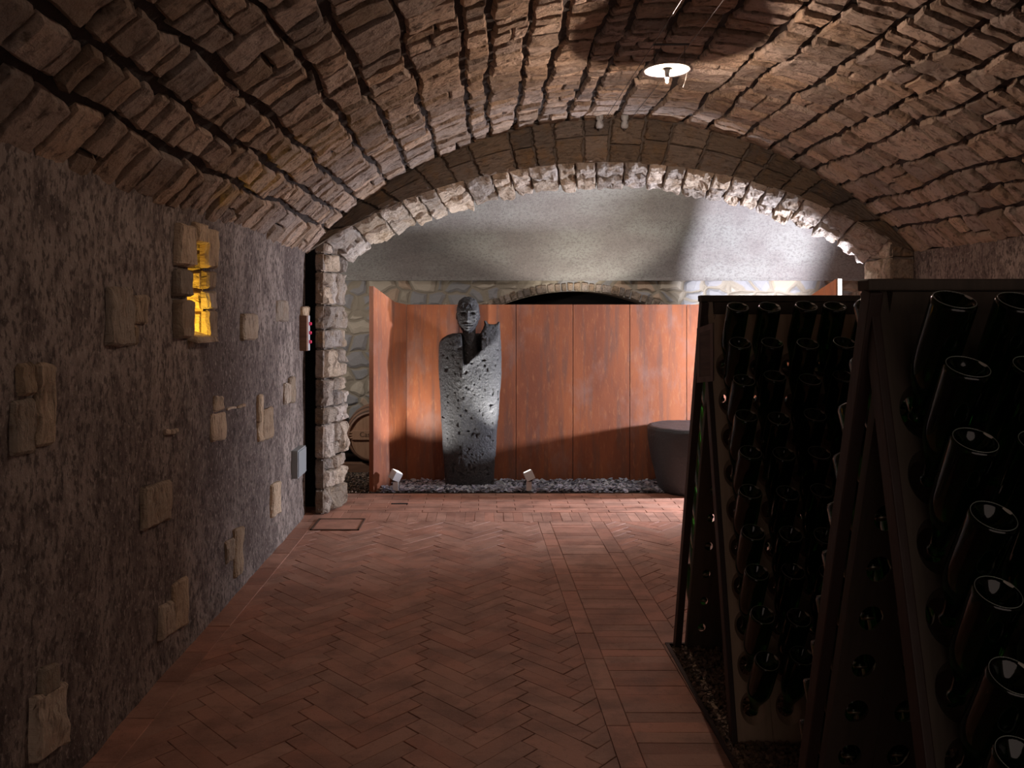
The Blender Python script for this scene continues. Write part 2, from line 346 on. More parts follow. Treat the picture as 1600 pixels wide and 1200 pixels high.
while u < LEN:
    wd = U(.15, .30); wd = wd if u + wd < LEN - .12 else LEN - u
    v1 = 1.02
    if rnd() < .5:
        md = U(.35, .65)
        S.stone(fface, [(u + .006, .03), (u + wd - .006, .03), (u + wd - .006, md - .01), (u + .006, md - .01)], U(.02, .04),   .04, .012, .012, tint())
        S.stone(fface, [(u + .006, md + .01), (u + wd - .006, md + .01), (u + wd - .006, v1), (u + .006, v1)], U(.02, .04),   .04, .012, .012, tint())
    else:
        S.stone(fface, [(u + .006, .03), (u + wd - .006, .03), (u + wd - .006, v1), (u + .006, v1)], U(.02, .04),   .04, .012, .012, tint())
    u += wd
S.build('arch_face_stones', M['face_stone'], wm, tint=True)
def fint(u, v, h):                                      # soffit; v in metres of depth
    t = u / LEN; w_ = v / (YB - YA); a = pF(t); b = pB(t)
    x = a[0] + (b[0] - a[0]) * w_; z = a[1] + (b[1] - a[1]) * w_
    dx = x - 1.0; d = math.hypot(dx, z + 1.7); return (x - dx / d * h, YA + v - .01, z - (z + 1.7) / d * h)
S = Stones(True); u = 0.0
while u < LEN:
    wd = U(.14, .26); wd = wd if u + wd < LEN - .1 else LEN - u
    md = U(.10, .23)
    S.stone(fint, [(u + .006, -.02), (u + wd - .006, -.02), (u + wd - .006, md - .006), (u + .006, md - .006)], U(.02, .045), .024, .013, .03, tint())
    S.stone(fint, [(u + .006, md + .006), (u + wd - .006, md + .006), (u + wd - .006, .335), (u + .006, .335)], U(.02, .045), .024, .013, .03, tint())
    u += wd
S.build('arch_soffit_stones', M['lit_stone'], wm, tint=True)
def jamb(side):
    S = Stones(); F = Stones(); z = 0.0; ztop = 2.17
    xf, xb = ((-1.261, -1.152) if side < 0 else (3.195, 3.176)); xo = -1.342 if side < 0 else 3.40
    def fr(u, v, h):
        w_ = u / (YB - YA); return (xf + (xb - xf) * w_ + (h if side < 0 else -h) - (.02 if side < 0 else -.02), YA + u, v)
    def fr2(u, v, h): return fr(.33 - u, v, h)
    def ff(u, v, h): return (u, YA - h + .02, v)
    m_ = fr if side < 0 else fr2
    while z < ztop - .02:
        hh = U(.14, .27); hh = hh if z + hh < ztop - .1 else ztop - z
        nb = random.choice((2, 2, 3)); cuts = [-.004] + sorted(U(.08, .25) if nb == 2 else (.11 + .11 * k + U(-.02, .02)) for k in range(nb - 1)) + [.34]
        for a, b in zip(cuts[:-1], cuts[1:]):
            if rnd() < .3 and hh > .2:
                mz = z + hh * U(.4, .6)
                S.stone(m_, [(a + .004, z + .006), (b - .004, z + .006), (b - .004, mz - .004), (a + .004, mz - .004)], U(.02, .045), .022, .012, .03, tint())
                S.stone(m_, [(a + .004, mz + .004), (b - .004, mz + .004), (b - .004, z + hh - .006), (a + .004, z + hh - .006)], U(.02, .045), .022, .012, .03, tint())
            else:
                S.stone(m_, [(a + .004, z + .006), (b - .004, z + .006), (b - .004, z + hh - .006), (a + .004, z + hh - .006)], U(.02, .045), .022, .012, .03, tint())
        x0, x1 = (xo, xf - .004) if side < 0 else (xf + .004, xo)
        F.stone(ff, [(x0, z + .006), (x1, z + .006), (x1, z + hh - .006), (x0, z + hh - .006)], U(.025, .035), .03, .004, .008, tint())
        z += hh
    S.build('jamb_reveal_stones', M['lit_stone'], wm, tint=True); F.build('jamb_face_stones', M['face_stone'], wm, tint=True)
    B = MB()
    if side < 0: B.box(xo + .012, xf - .012, YA + .012, YB, 0, ztop)
    else: B.box(xf + .03, xo, YA + .012, YB, 0, ztop)
    B.build('jamb_core', M['pale_mortar'], wm)
jamb(-1); jamb(1)
# core of the spandrel: solid between reveal curve and vault
B = MB(); n = 48; vs = []
for k in range(n + 1):
    t = k / n; a = pF(t); b = pB(t); o = pO(t)
    up = .014
    vs += [(a[0], YA + .004, a[1] + up), (o[0], YA + .004, o[1] + .25), (b[0], YB, b[1] + up), (o[0], YB, o[1] + .35)]
fs = []
for k in range(n):
    q = k * 4; r = q + 4
    fs += [(q, r, r + 1, q + 1), (q, q + 2, r + 2, r), (q + 2, q + 3, r + 3, r + 2), (q + 1, r + 1, r + 3, q + 3)]
B.add(vs, fs); B.build('arch_core', M['pale_mortar'], wm)
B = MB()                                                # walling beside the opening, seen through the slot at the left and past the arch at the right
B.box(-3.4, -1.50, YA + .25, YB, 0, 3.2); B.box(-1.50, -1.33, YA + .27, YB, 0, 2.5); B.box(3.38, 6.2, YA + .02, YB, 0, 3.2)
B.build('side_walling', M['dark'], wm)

# ------------------------------------------------------------ left wall with niche and embedded stones
wl = prop(empty('wall_left'), 'rough blotchy plaster wall with a few stones left bare', 'wall', kind='structure')
NY0, NY1, NZ0, NZ1 = 3.80, 4.005, 1.475, 1.935
def wallx(y, z):
    b = .010 * mn.fractal(Vector((y * 2.2, z * 2.2, 4)), .8, 2, 3) + .004 * mn.noise(Vector((y * 22, z * 14, 2)))
    if z > 1.98: b += (z - 1.98) * .12
    if y > 6.15: b -= (y - 6.15) ** 2 * .8
    if z < .05: b += .006
    return XL + b
ysl = sorted(set([-2.4, 0] + [0.6 + .04 * k for k in range(int((6.32 - .6) / .04) + 1)] + [6.325, NY0, NY1]))
zsl = sorted(set([.04 * k for k in range(54)] + [NZ0, NZ1]))
vs = [(wallx(y, z), y, z) for y in ysl for z in zsl]; nz_ = len(zsl); fs = []
for j in range(len(ysl) - 1):
    for k in range(nz_ - 1):
        yc = (ysl[j] + ysl[j + 1]) / 2; zc = (zsl[k] + zsl[k + 1]) / 2
        if NY0 < yc < NY1 and NZ0 < zc < NZ1: continue
        fs.append((j * nz_ + k, (j + 1) * nz_ + k, (j + 1) * nz_ + k + 1, j * nz_ + k + 1))
link('plaster_face', vs, fs, M['plaster'], wl, smooth=True)
B = MB(); B.box(XL - .2, XL - .14, 6.3, 6.8, 0, 2.4); B.box(XL - .14, XL - .01, 6.318, 6.33, 0, 2.2); B.build('wall_end', M['plaster'], wl)

def wpt(px, py):                                        # a photo pixel read on the left wall plane
    s = (px - 757) / XL; return (1250 / s, HC + (492 - py) / s)
def fwall(u, v, h): return (XL + h + .004, u, v)
W = [(165, 203, 448, 542), (203.5, 226, 462, 505), (204, 212, 508, 542), (22, 45, 568, 622), (50, 80, 569, 698), (14, 50, 627, 712),
     (376, 396, 491, 533), (430, 446, 468, 503), (470, 479, 479, 512), (332, 346, 620, 643), (328, 351, 647, 693), (401, 407, 617, 690), (407.5, 423, 640, 690),
     (443, 449, 600, 632), (449.5, 457, 590, 631), (220, 262, 764, 828), (422, 434, 758, 809), (350, 362, 845, 884), (362.5, 376, 828, 904),
     (247, 268, 948, 1003), (268.5, 290, 912, 990), (60, 85, 1046, 1090), (47, 98, 1092, 1196),
     (353, 366, 637, 641), (369, 381, 633, 637), (256, 276, 672, 681)]
def wstone(x0, x1, y0, y1, h=None, name='stone', lump=.01, m_='wall_stone', br=1.0):
    pts = []
    S = Stones()
    (ya, za0), (yb, zb0) = wpt(x0, y1), wpt(x1, y1); (_, za1), (_, zb1) = wpt(x0, y0), wpt(x1, y0)
    zb0 = za0 + (zb0 - za0) * .35; zb1 = za1 + (zb1 - za1) * .35
    j = lambda: U(-.006, .006)
    S.stone(fwall, [(ya + j(), za0 + j()), (yb + j(), zb0 + j()), (yb + j(), zb1 + j()), (ya + j(), za1 + j())], h or U(.014, .024), .02, .006, lump, tint(br), .55)
    return S.build(name, M[m_], wl, tint=True)
random.seed(21)
for i, b in enumerate(W): wstone(*b, h=.011 if i > 22 else None, lump=.003 if i > 22 else .01, br=1.3 if i > 22 else 1.0)
# niche: surround, reveal, sill, hidden bulb
nic = empty('niche'); nic.parent = wl
def ns(y0, y1, z0, z1, h, s=0.0):
    S = Stones(); S.stone(fwall, [(y0, z0), (y1 + s, z0), (y1, z1), (y0 + s, z1)], h, .02, .006, .010, tint(.95), .5); S.build('surround_stone', M['wall_stone'], nic, tint=True)
random.seed(3)
ns(3.63, 3.80, 1.47, 1.65, .035); ns(3.62, 3.785, 1.665, 1.79, .03); ns(3.62, 3.81, 1.805, 2.0, .035, .01)
ns(4.005, 4.14, 1.46, 1.60, .03); ns(4.0, 4.12, 1.61, 1.70, .03); ns(4.005, 4.12, 1.71, 1.80, .028); ns(3.985, 4.13, 1.815, 2.02, .034, -.01)
ns(3.815, 3.975, 1.93, 2.03, .04, .005)
S = Stones()
S.stone(lambda u, v, h: (XL + v, u, 1.478 + h * .5 - v * .3 - .012), [(3.78, -.2), (4.05, -.2), (4.08, .055), (3.80, .05)], .04, .02, .006, .006, tint(.8))
S.build('sill_stone', M['wall_stone'], nic, tint=True)
def frev(u, v, h): return (XL - .22 + u, NY1 - h + .025 + .015 * mn.noise(Vector((v * 9, 0, 0))), v)
S = Stones(); zc = 1.46
for zz in (1.60, 1.70, 1.80, 1.90, 1.98):
    S.stone(frev, [(.0, zc + .003), (.215, zc + .003), (.215, zz - .003), (0, zz - .003)], U(.025, .04), .02, .005, .02, tint(1.0)); zc = zz
S.build('reveal_stones', M['niche_stone'], nic, tint=True)
B = MB()
B.box(XL - .25, XL - .005, NY0 - .04, NY0 - .0, 1.42, 2.0); B.box(XL - .29, XL - .25, NY0 - .04, NY1 + .06, 1.42, 2.0)
B.box(XL - .25, XL - .005, NY0 - .04, NY1 + .06, 1.95, 2.0); B.box(XL - .25, XL - .005, NY0 - .04, NY1 + .06, 1.42, 1.462); B.box(XL - .25, XL - .005, NY1 + .02, NY1 + .06, 1.42, 2.0)
B.build('niche_lining', M['niche_stone'], nic, tint=True)
B = MB(); B.lathe([(0.0, 0), (.010, .0), (.012, .02), (.010, .05), (0, .055)], 12, Matrix.Translation((XL - .045, 3.818, 1.47)))
B.build('niche_lamp', M['niche_bulb'], nic, smooth=True)

wr = prop(empty('wall_right'), 'plaster wall under the right springing of the vault', 'wall', kind='structure')
ysr = [-2.4, 0] + [0.5 + .08 * k for k in range(73)] + [6.33]; zsr = [.08 * k for k in range(27)]
vs = [(XR - .008 * mn.fractal(Vector((y * 2.2, z * 2.2, 14)), .8, 2, 3), y, z) for y in ysr for z in zsr]
fs = [(j * 27 + k, j * 27 + k + 1, (j + 1) * 27 + k + 1, (j + 1) * 27 + k) for j in range(len(ysr) - 1) for k in range(26)]
link('plaster_face', vs, fs, M['plaster'], wr, smooth=True)

# ------------------------------------------------------------ floor: herringbone field, banded strips, running courses beyond
def clip(poly, ax, val, keep_gt):
    out = []
    for i in range(len(poly)):
        a, b = poly[i], poly[(i + 1) % len(poly)]
        ia = (a[ax] > val) == keep_gt; ib = (b[ax] > val) == keep_gt
        if ia: out.append(a)
        if ia != ib:
            t = (val - a[ax]) / (b[ax] - a[ax]); out.append((a[0] + (b[0] - a[0]) * t, a[1] + (b[1] - a[1]) * t))
    return out
fl = prop(empty('floor'), 'terracotta brick floor laid in herringbone with straight bands', 'floor', kind='structure')
FB = MB(); random.seed(9)
def sk(x, y): return (x - .02 * (y - 2.8), y)           # the brick bands run very slightly off the tunnel axis
def tile(poly, col, skew=True, g=.0013, dz=None):
    if len(poly) < 3: return
    ar = sum(poly[i][0] * poly[(i + 1) % len(poly)][1] - poly[(i + 1) % len(poly)][0] * poly[i][1] for i in range(len(poly))) / 2
    if abs(ar) < 2e-4: return
    if ar < 0: poly = poly[::-1]
    cx = sum(p[0] for p in poly) / len(poly); cy = sum(p[1] for p in poly) / len(poly)
    z = U(-.0012, .0012) if dz is None else dz; tx, ty = U(-.006, .006), U(-.006, .006)
    n = len(poly); vs = []
    for (gg, dz2) in ((g, -.008), (g, -.0018), (g + .0022, 0)):
        for p in poly:
            dx, dy = cx - p[0], cy - p[1]; d = math.hypot(dx, dy) + 1e-6
            k = min(gg * 1.4 / d, .4); q = (p[0] + dx * k, p[1] + dy * k)
            zz = z + dz2 + tx * (q[0] - cx) + ty * (q[1] - cy)
            if skew: q = sk(*q)
            vs.append((q[0], q[1], zz))
    fs = [tuple(2 * n + i for i in range(n))]
    for l in (0, 1):
        for i in range(n): fs.append((l * n + i, l * n + (i + 1) % n, (l + 1) * n + (i + 1) % n, (l + 1) * n + i))
    FB.add(vs, fs, col)
def bcol(base=1.0):
    b = U(.84, 1.14) * base; t = U(-1, 1); return (b, b * (1 + .10 * t), b * (1 + .14 * t))
def herring(x0, x1, y0, y1, Lb=.31, Wb=.0775, base=1.0):
    c = math.sqrt(.5)
    R = int(max(x1 - x0, y1 - y0) / Wb) + 20
    for b in range(-14, 15):
        for a in range(-140, 141):
            ox, oy = a * Wb + b * Lb, a * Wb - b * Lb
            for quad in ([(0, 0), (Lb, 0), (Lb, Wb), (0, Wb)], [(0, Wb), (Wb, Wb), (Wb, Wb + Lb), (0, Wb + Lb)]):
                P = []
                for (px, py) in quad:
                    X, Y = px + ox, py + oy
                    P.append((c * (X - Y) + (x0 + x1) / 2, c * (X + Y) + (y0 + y1) / 2))
                if max(p[0] for p in P) < x0 or min(p[0] for p in P) > x1 or max(p[1] for p in P) < y0 or min(p[1] for p in P) > y1: continue
                for ax, v, gt in ((0, x0, True), (0, x1, False), (1, y0, True), (1, y1, False)):
                    P = clip(P, ax, v, gt)
                    if len(P) < 3: break
                if len(P) >= 3: tile(P, bcol(base))
def strip(x0, x1, y0, y1, L_, base=1.0, skew=True):
    y = y0
    while y < y1 - .01:
        l = min(L_ * U(.97, 1.03), y1 - y); tile([(x0, y), (x1, y), (x1, y + l), (x0, y + l)], bcol(base * U(.82, 1.2)), skew); y += l
YE = 6.12; Y0 = 1.9
herring(-1.40, .475, Y0, YE)
strip(.475, .565, Y0, YE, .30, 1.08); strip(.565, .875, Y0, YE, .075, 1.05); strip(.875, .975, 3.84, YE, .30, 1.08)
strip(.875, .895, Y0, 3.84, .30, .6)
herring(.975, 3.5, 3.84, YE)
strip(-1.40 + .02 * (-1.0), -1.40, Y0, Y0 + .01, 1)     # (thin filler at the near edge)
xx = -1.5
while xx < 3.5:                                         # soldier course under the arch
    tile([(xx, YE), (xx + .075, YE), (xx + .075, YE + .28), (xx, YE + .28)], bcol(1.05), False); xx += .075
y = YE + .28; row = 0
while y < 7.08:
    xx = -3.2 + (row % 2) * .15
    while xx < 6: tile([(xx, y), (xx + .30, y), (xx + .30, min(y + .075, 7.08)), (xx, min(y + .075, 7.08))], bcol(1.12), False); xx += .30
    y += .075; row += 1
FB.build('paving_bricks', M['brick'], fl, tint=True)
# paving border along the left wall drawn as long tiles set over the field edge
FB = MB(); strip(-1.41, -1.29, Y0, YE - .02, .31, .95, False)
for i, v in enumerate(FB.v): FB.v[i] = (v[0], v[1], v[2] + .0035)
FB.build('border_tiles', M['brick'], fl, tint=True)
B = MB(); B.box(-3.4, .855, -3, 7.08, -.06, -.0055); B.box(.855, 6.2, 3.84, 7.08, -.06, -.0055); B.box(-3.4, 6.2, 7.08, 9.1, -.10, -.04); B.box(.855, 6.2, -3, 3.84, -.12, -.06)
B.build('floor_bed', M['grout'], fl)
B = MB(); B.box(.868, .884, Y0, 3.84, -.06, .006); B.box(.868, 3.4, 3.832, 3.846, -.06, .006); B.build('bed_edging', M['frame_wood'], fl)
# inspection hatch and floor drain
B = MB()
x0, x1, y0, y1 = -1.28, -.92, 5.86, 6.18
for bx in ((x0, x1, y0, y0 + .012), (x0, x1, y1 - .012, y1), (x0, x0 + .012, y0, y1), (x1 - .012, x1, y0, y1)): B.box(*bx, -.004, .008)
hatch = prop(empty('floor_hatch'), 'square brick-filled floor hatch at the foot of the stone pillar', 'floor hatch')
B.build('hatch_frame', M['hoop'], hatch)
FB = MB(); tile([(x0 + .015, y0 + .015), (x1 - .015, y0 + .015), (x1 - .015, y1 - .015), (x0 + .015, y1 - .015)], (1.1, 1.1, 1.1), False, dz=.005)
FB.build('hatch_cover', M['brick'], hatch, tint=True)
B = MB(); B.box(-.78, -.64, 6.675, 6.70, -.004, .0045); prop(B.build('floor_drain', M['dark']), 'small dark slot drain in the bricks in front of the statue', 'drain')

# ------------------------------------------------------------ far room shell
wf = prop(empty('wall_far'), 'far wall of field stones below grey render with a low brick arch', 'wall', kind='structure')
YW = 8.8; B = MB(); n = 40
# stone wall with segmental opening
az0 = 1.2; aA, aB = -.18, 2.17; crown = 1.84; rise = .34
ac = arc3(aA, aB, crown - rise, rise)
def az(x): 
    if x < aA or x > aB: return None
    return ac[1] + math.sqrt(max(ac[2] ** 2 - (x - ac[0]) ** 2, 0))
xs = [-3.4] + [aA + (aB - aA) * k / n for k in range(n + 1)] + [6.2]
vs = []; fs = []
for x in xs: vs += [(x, YW, az(x) if az(x) else crown - rise), (x, YW, 2.05)]
for k in range(len(xs) - 1): fs.append((2 * k, 2 * k + 2, 2 * k + 3, 2 * k + 1))
zb = crown - rise
B.add(vs, fs); B.add([(-3.4, YW, -.1), (aA, YW, -.1), (aA, YW, zb), (-3.4, YW, zb), (aB, YW, -.1), (6.2, YW, -.1), (6.2, YW, zb), (aB, YW, zb)], [(0, 1, 2, 3), (4, 5, 6, 7)])
B.build('stone_face', M['fieldstone'], wf)
B = MB(); vs = []; fs = []
for k in range(n + 1):
    x = aA + (aB - aA) * k / n; vs += [(x, YW, az(x)), (x, YW + .35, az(x))]
for k in range(n): fs.append((2 * k, 2 * k + 1, 2 * k + 3, 2 * k + 2))
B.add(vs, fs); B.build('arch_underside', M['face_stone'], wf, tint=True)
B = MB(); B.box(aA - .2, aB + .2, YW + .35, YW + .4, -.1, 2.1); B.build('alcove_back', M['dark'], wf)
S = Stones(); random.seed(14); L2 = 2.6; u = 0
def fv(u, v, h):
    t = u / L2; a = -ac[3] + 2 * ac[3] * t; r = ac[2] + .004 + v; return (ac[0] + r * math.sin(a), YW - h, ac[1] + r * math.cos(a))
while u < L2:
    wd = U(.055, .085) if rnd() < .8 else U(.1, .14)
    S.stone(fv, [(u + .005, .0), (u + wd - .005, .0), (u + wd - .005, U(.085, .10)), (u + .005, U(.085, .10))], .018, .03, .003, .004, tint(1.15))
    u += wd
S.build('arch_bricks', M['face_stone'], wf, tint=True)
# grey rendered vault of the far room: rises from the ledge and leans over towards the tunnel
prof = [(8.74, 1.955), (8.745, 1.99), (8.72, 2.2), (8.66, 2.4), (8.56, 2.6), (8.40, 2.8), (8.2, 2.97), (7.9, 3.14), (7.5, 3.26), (7.1, 3.3), (6.64, 3.3)]
nx = 60; vs = []; fs = []
for k in range(nx + 1):
    x = -3.4 + 9.6 * k / nx
    for (py, pz) in prof: vs.append((x, py + .01 * mn.noise(Vector((x * 2, pz * 3, 0))), pz))
m_ = len(prof)
for k in range(nx):
    for j in range(m_ - 1): fs.append((k * m_ + j, k * m_ + j + 1, (k + 1) * m_ + j + 1, (k + 1) * m_ + j))
fs += [((k) * m_, (k + 1) * m_, (nx + 1) * m_ + k + 1, (nx + 1) * m_ + k) for k in range(nx)]
for k in range(nx + 1): vs.append((-3.4 + 9.6 * k / nx, YW + .01, 1.955))
prop(link('ceiling', vs, fs, M['far_plaster'], None, smooth=False), 'grey rendered vault of the room beyond the arch', 'vault', kind='structure')
B = MB(); B.box(-3.42, -3.36, YB - .02, 9.1, -.1, 3.4); prop(B.build('wall_far_left', M['fieldstone']), 'stone end wall of the far room beyond the pillar', 'wall', kind='structure')
B = MB(); B.box(6.16, 6.22, YB - .02, 9.1, -.1, 3.4); prop(B.build('wall_far_right', M['fieldstone']), 'stone end wall of the far room behind the racks', 'wall', kind='structure')

# ------------------------------------------------------------ rusted steel screen
scr = prop(empty('corten_screen', (0, 0, 0)), 'rust-red steel panel screen standing behind the dark statue', 'screen')
x = -.74; seams = [-.74, .2975, .837, 1.376, 1.915, 2.45, 2.96]
seams = [-.74, -.243, .2975, .837, 1.376, 1.915, 2.45, 2.96]
YP = 7.58
for a, b in zip(seams[:-1], seams[1:]):
    B = MB(); B.box(a + .003, b - .003, YP, YP + .012, -.03, 1.678, .0015); B.build('panel', M['corten'], scr)
B = MB(); B.box(-.74, 2.96, YP + .012, YP + .03, -.03, 1.66); B.build('backing', M['metal_dark'], scr)
def wing(pts, name='side_wing', m_='corten', th=.045, par=scr):
    # pts: (x, y, ztop) along the foot; thickness to the outside
    B = MB(); d = Vector((pts[-1][0] - pts[0][0], pts[-1][1] - pts[0][1], 0)).normalized(); nrm = Vector((-d.y, d.x, 0)) * th
    vs = []; k = len(pts)
    for (x, y, z) in pts: vs += [(x, y, -.03), (x, y, z), (x + nrm.x, y + nrm.y, z), (x + nrm.x, y + nrm.y, -.03)]
    fs = []
    for i in range(k - 1):
        for q in range(4): fs.append((i * 4 + q, i * 4 + (q + 1) % 4, (i + 1) * 4 + (q + 1) % 4, (i + 1) * 4 + q))
    fs.append((0, 1, 2, 3)); e = (k - 1) * 4; fs.append((e + 3, e + 2, e + 1, e))
    B.add(vs, fs); return B.build(name, M[m_], par)
wing([(-.985, 7.10, 1.835), (-.835, 7.43, 1.70)])
wing([(-.835, 7.43, 1.70), (-.74, 7.58, 1.678)])
wing([(3.12, 7.10, 1.90), (2.96, 7.58, 1.678)], th=-.045)
B = MB(); B.box(3.13, 3.166, 7.085, 7.10, -.03, 1.90); B.build('wing_edge', M['edge_cream'], scr)['label'] = 'cream front edge'

# slate chip bed, brown gravel
def chips(name, regions, mat_, smin, smax, flat, label, cat, zt, n, seed, occl=None, tints=(.5, 1.6)):
    random.seed(seed); B = MB()
    for (x0, x1, y0, y1, frac) in regions:
        for k in range(int(n * frac)):
            x, y = U(x0, x1), U(y0, y1)
            s_ = U(smin, smax); z = U(zt[0], zt[1]); m = random.choice((4, 5, 5, 6))
            R = Matrix.Rotation(U(0, 6.28), 3, 'Z') @ Matrix.Rotation(U(-.5, .5), 3, 'X') @ Matrix.Rotation(U(-.5, .5), 3, 'Y')
            vs = []; h = s_ * flat
            rr = [(U(.55, 1), 2 * PI * (q + U(-.25, .25)) / m) for q in range(m)]
            for lv, sc_ in ((-h, .85), (h, 1.0)):
                for (r_, a) in rr: vs.append(Vector((x, y, z)) + R @ Vector((s_ * r_ * sc_ * math.cos(a), s_ * .7 * r_ * sc_ * math.sin(a), lv)))
            fs = [tuple(range(m))[::-1], tuple(range(m, 2 * m))] + [(q, (q + 1) % m, m + (q + 1) % m, m + q) for q in range(m)]
            c = U(*tints); B.add(vs, fs, (c, c * U(.93, 1.02), c * U(.9, 1.1)))
    return prop(B.build(name, M[mat_], tint=True), label, cat, kind='stuff')
chips('slate_chips', [(-.93, 3.05, 7.10, 7.28, .5), (-.85, 3.0, 7.2, 7.56, .5)], 'slate', .018, .042, .09, 'bed of loose grey slate chips at the foot of the screen', 'slate chips', (.0, .032), 5200, 2)
B = MB(); B.box(-1.0, 3.14, 7.082, 7.58, -.05, .005); B.build('slate_bed', M['soil']); bpy.data.objects['slate_bed'].parent = fl
chips('gravel', [(.89, 1.35, 2.75, 3.8, .45), (.89, 1.5, 2.45, 2.95, .35), (1.3, 2.6, 2.4, 3.8, .15), (.89, 2.6, 1.3, 2.45, .05)], 'gravel', .006, .015, .45, 'brown gravel bed beneath the bottle racks', 'gravel', (-.012, .006), 9000, 4)
B = MB(); B.box(.885, 3.4, -3, 3.832, -.07, -.012); B.build('gravel_soil', M['soil']); bpy.data.objects['gravel_soil'].parent = fl
chips('barrel_gravel', [(-2.2, -.9, 7.10, 8.0, 1.0)], 'gravel', .008, .02, .45, 'brown gravel strip in front of the barrels', 'gravel', (-.01, .012), 1800, 6)
B = MB(); B.box(-3.3, -1.0, 7.09, 8.78, -.06, -.005); B.build('barrel_bed', M['soil']); bpy.data.objects['barrel_bed'].parent = fl

# ------------------------------------------------------------ implicit surfaces (statue)
def surface_nets(f, org, h):
    nx, ny, nz = f.shape; s = f < 0
    c = [(i, j, k) for i in (0, 1) for j in (0, 1) for k in (0, 1)]
    cnt = sum(s[i:nx - 1 + i, j:ny - 1 + j, k:nz - 1 + k].astype(int) for i, j, k in c)
    act = (cnt > 0) & (cnt < 8); idx = -np.ones(act.shape, int); I = np.argwhere(act); idx[act] = np.arange(len(I))
    acc = np.zeros((len(I), 3)); num = np.zeros(len(I))
    for a in range(8):
        for ax in range(3):
            c0 = c[a]
            if c0[ax] == 1: continue
            c1 = list(c0); c1[ax] = 1
            f0 = f[I[:, 0] + c0[0], I[:, 1] + c0[1], I[:, 2] + c0[2]]; f1 = f[I[:, 0] + c1[0], I[:, 1] + c1[1], I[:, 2] + c1[2]]
            m = (f0 < 0) != (f1 < 0); t = np.where(m, f0 / np.where(m, f0 - f1, 1), 0)
            p = np.tile(np.array(c0, float), (len(I), 1)); p[:, ax] += t
            acc[m] += p[m]; num[m] += 1
    V = (I + acc / num[:, None]) * h + np.array(org); F = []
    for ax in range(3):
        o1, o2 = [(1, 2), (2, 0), (0, 1)][ax]
        sl0 = [slice(None)] * 3; sl1 = [slice(None)] * 3; sl0[ax] = slice(0, -1); sl1[ax] = slice(1, None)
        d = s[tuple(sl0)] != s[tuple(sl1)]; E = np.argwhere(d)
        ok = (E[:, o1] > 0) & (E[:, o2] > 0) & (E[:, o1] < f.shape[o1] - 1) & (E[:, o2] < f.shape[o2] - 1); E = E[ok]
        def at(d1, d2):
            q = E.copy(); q[:, o1] -= d1; q[:, o2] -= d2; return idx[q[:, 0], q[:, 1], q[:, 2]]
        Q = np.stack([at(0, 0), at(1, 0), at(1, 1), at(0, 1)], 1)
        ins = s[E[:, 0], E[:, 1], E[:, 2]]; Q[~ins] = Q[~ins][:, ::-1]; F.append(Q)
    return V, np.concatenate(F)
def vnoise(X, Y, Z, sc_, seed):
    rs = np.random.RandomState(seed); G = rs.rand(64, 64, 64)
    x, y, z = X * sc_ + 500, Y * sc_ + 500, Z * sc_ + 500
    xi, yi, zi = np.floor(x).astype(int), np.floor(y).astype(int), np.floor(z).astype(int); fx, fy, fz = x - xi, y - yi, z - zi
    fx, fy, fz = [t * t * (3 - 2 * t) for t in (fx, fy, fz)]; r = 0
    for i in (0, 1):
        for j in (0, 1):
            for k in (0, 1):
                r = r + G[(xi + i) % 64, (yi + j) % 64, (zi + k) % 64] * (fx if i else 1 - fx) * (fy if j else 1 - fy) * (fz if k else 1 - fz)
    return r - .5
def poly_sd(px, pz, P):
    d = np.full(px.shape, 1e9); ins = np.zeros(px.shape, bool); n = len(P)
    for i in range(n):
        ax, ay = P[i]; bx, by = P[(i + 1) % n]; ex, ey = bx - ax, by - ay
        wx, wy = px - ax, pz - ay; t = np.clip((wx * ex + wy * ey) / (ex * ex + ey * ey), 0, 1)
        d = np.minimum(d, np.hypot(wx - ex * t, wy - ey * t))
        cnd = ((ay > pz) != (by > pz)) & (px < (bx - ax) * (pz - ay) / ((by - ay) if by != ay else 1e-9) + ax); ins ^= cnd
    return np.where(ins, -d, d)
def smin(a, b, k): h = np.clip(.5 + .5 * (b - a) / k, 0, 1); return b * (1 - h) + a * h - k * h * (1 - h)
def smax(a, b, k): return -smin(-a, -b, k)
def grid(x0, x1, y0, y1, z0, z1, h):
    ax = [np.arange(a, b, h) for a, b in ((x0, x1), (y0, y1), (z0, z1))]
    return np.meshgrid(*ax, indexing='ij')
st = prop(empty('statue', (-.142, 7.39, 0)), 'tall dark pitted stone figure with cloaked body and raised hand', 'statue')
h = .0075
X, Y, Z = grid(-.34, .36, -.22, .22, -.02, 1.58, h)
body = [(-.216, -.05), (.222, -.05), (.245, .3), (.263, .5), (.283, .8), (.293, .98), (.297, 1.17), (.297, 1.30), (.290, 1.40), (.283, 1.47), (.284, 1.52), (.268, 1.515), (.255, 1.495), (.225, 1.49), (.175, 1.495),
        (.155, 1.525), (.138, 1.525), (.145, 1.49), (.122, 1.44), (.106, 1.41), (.0, 1.40), (-.08, 1.412), (-.15, 1.408), (-.205, 1.392), (-.25, 1.362), (-.278, 1.325), (-.284, 1.28), (-.281, 1.1), (-.272, .9), (-.252, .5), (-.23, .2)]
d2 = poly_sd(X, Z, body)
aw = np.interp(Z, [0, .5, 1, 1.4, 1.6], [.222, .257, .285, .29, .29]); bw = np.interp(Z, [0, .5, 1, 1.2, 1.4, 1.52], [.12, .135, .14, .135, .11, .06])
cx = np.interp(Z, [0, 1], [.004, .008])
bb = bw * np.clip(1 - np.abs((X - cx) / (aw * 1.03)) ** 2.6, 0.0, 1) ** .5
f = smax(d2, np.abs(Y) - bb, .03)
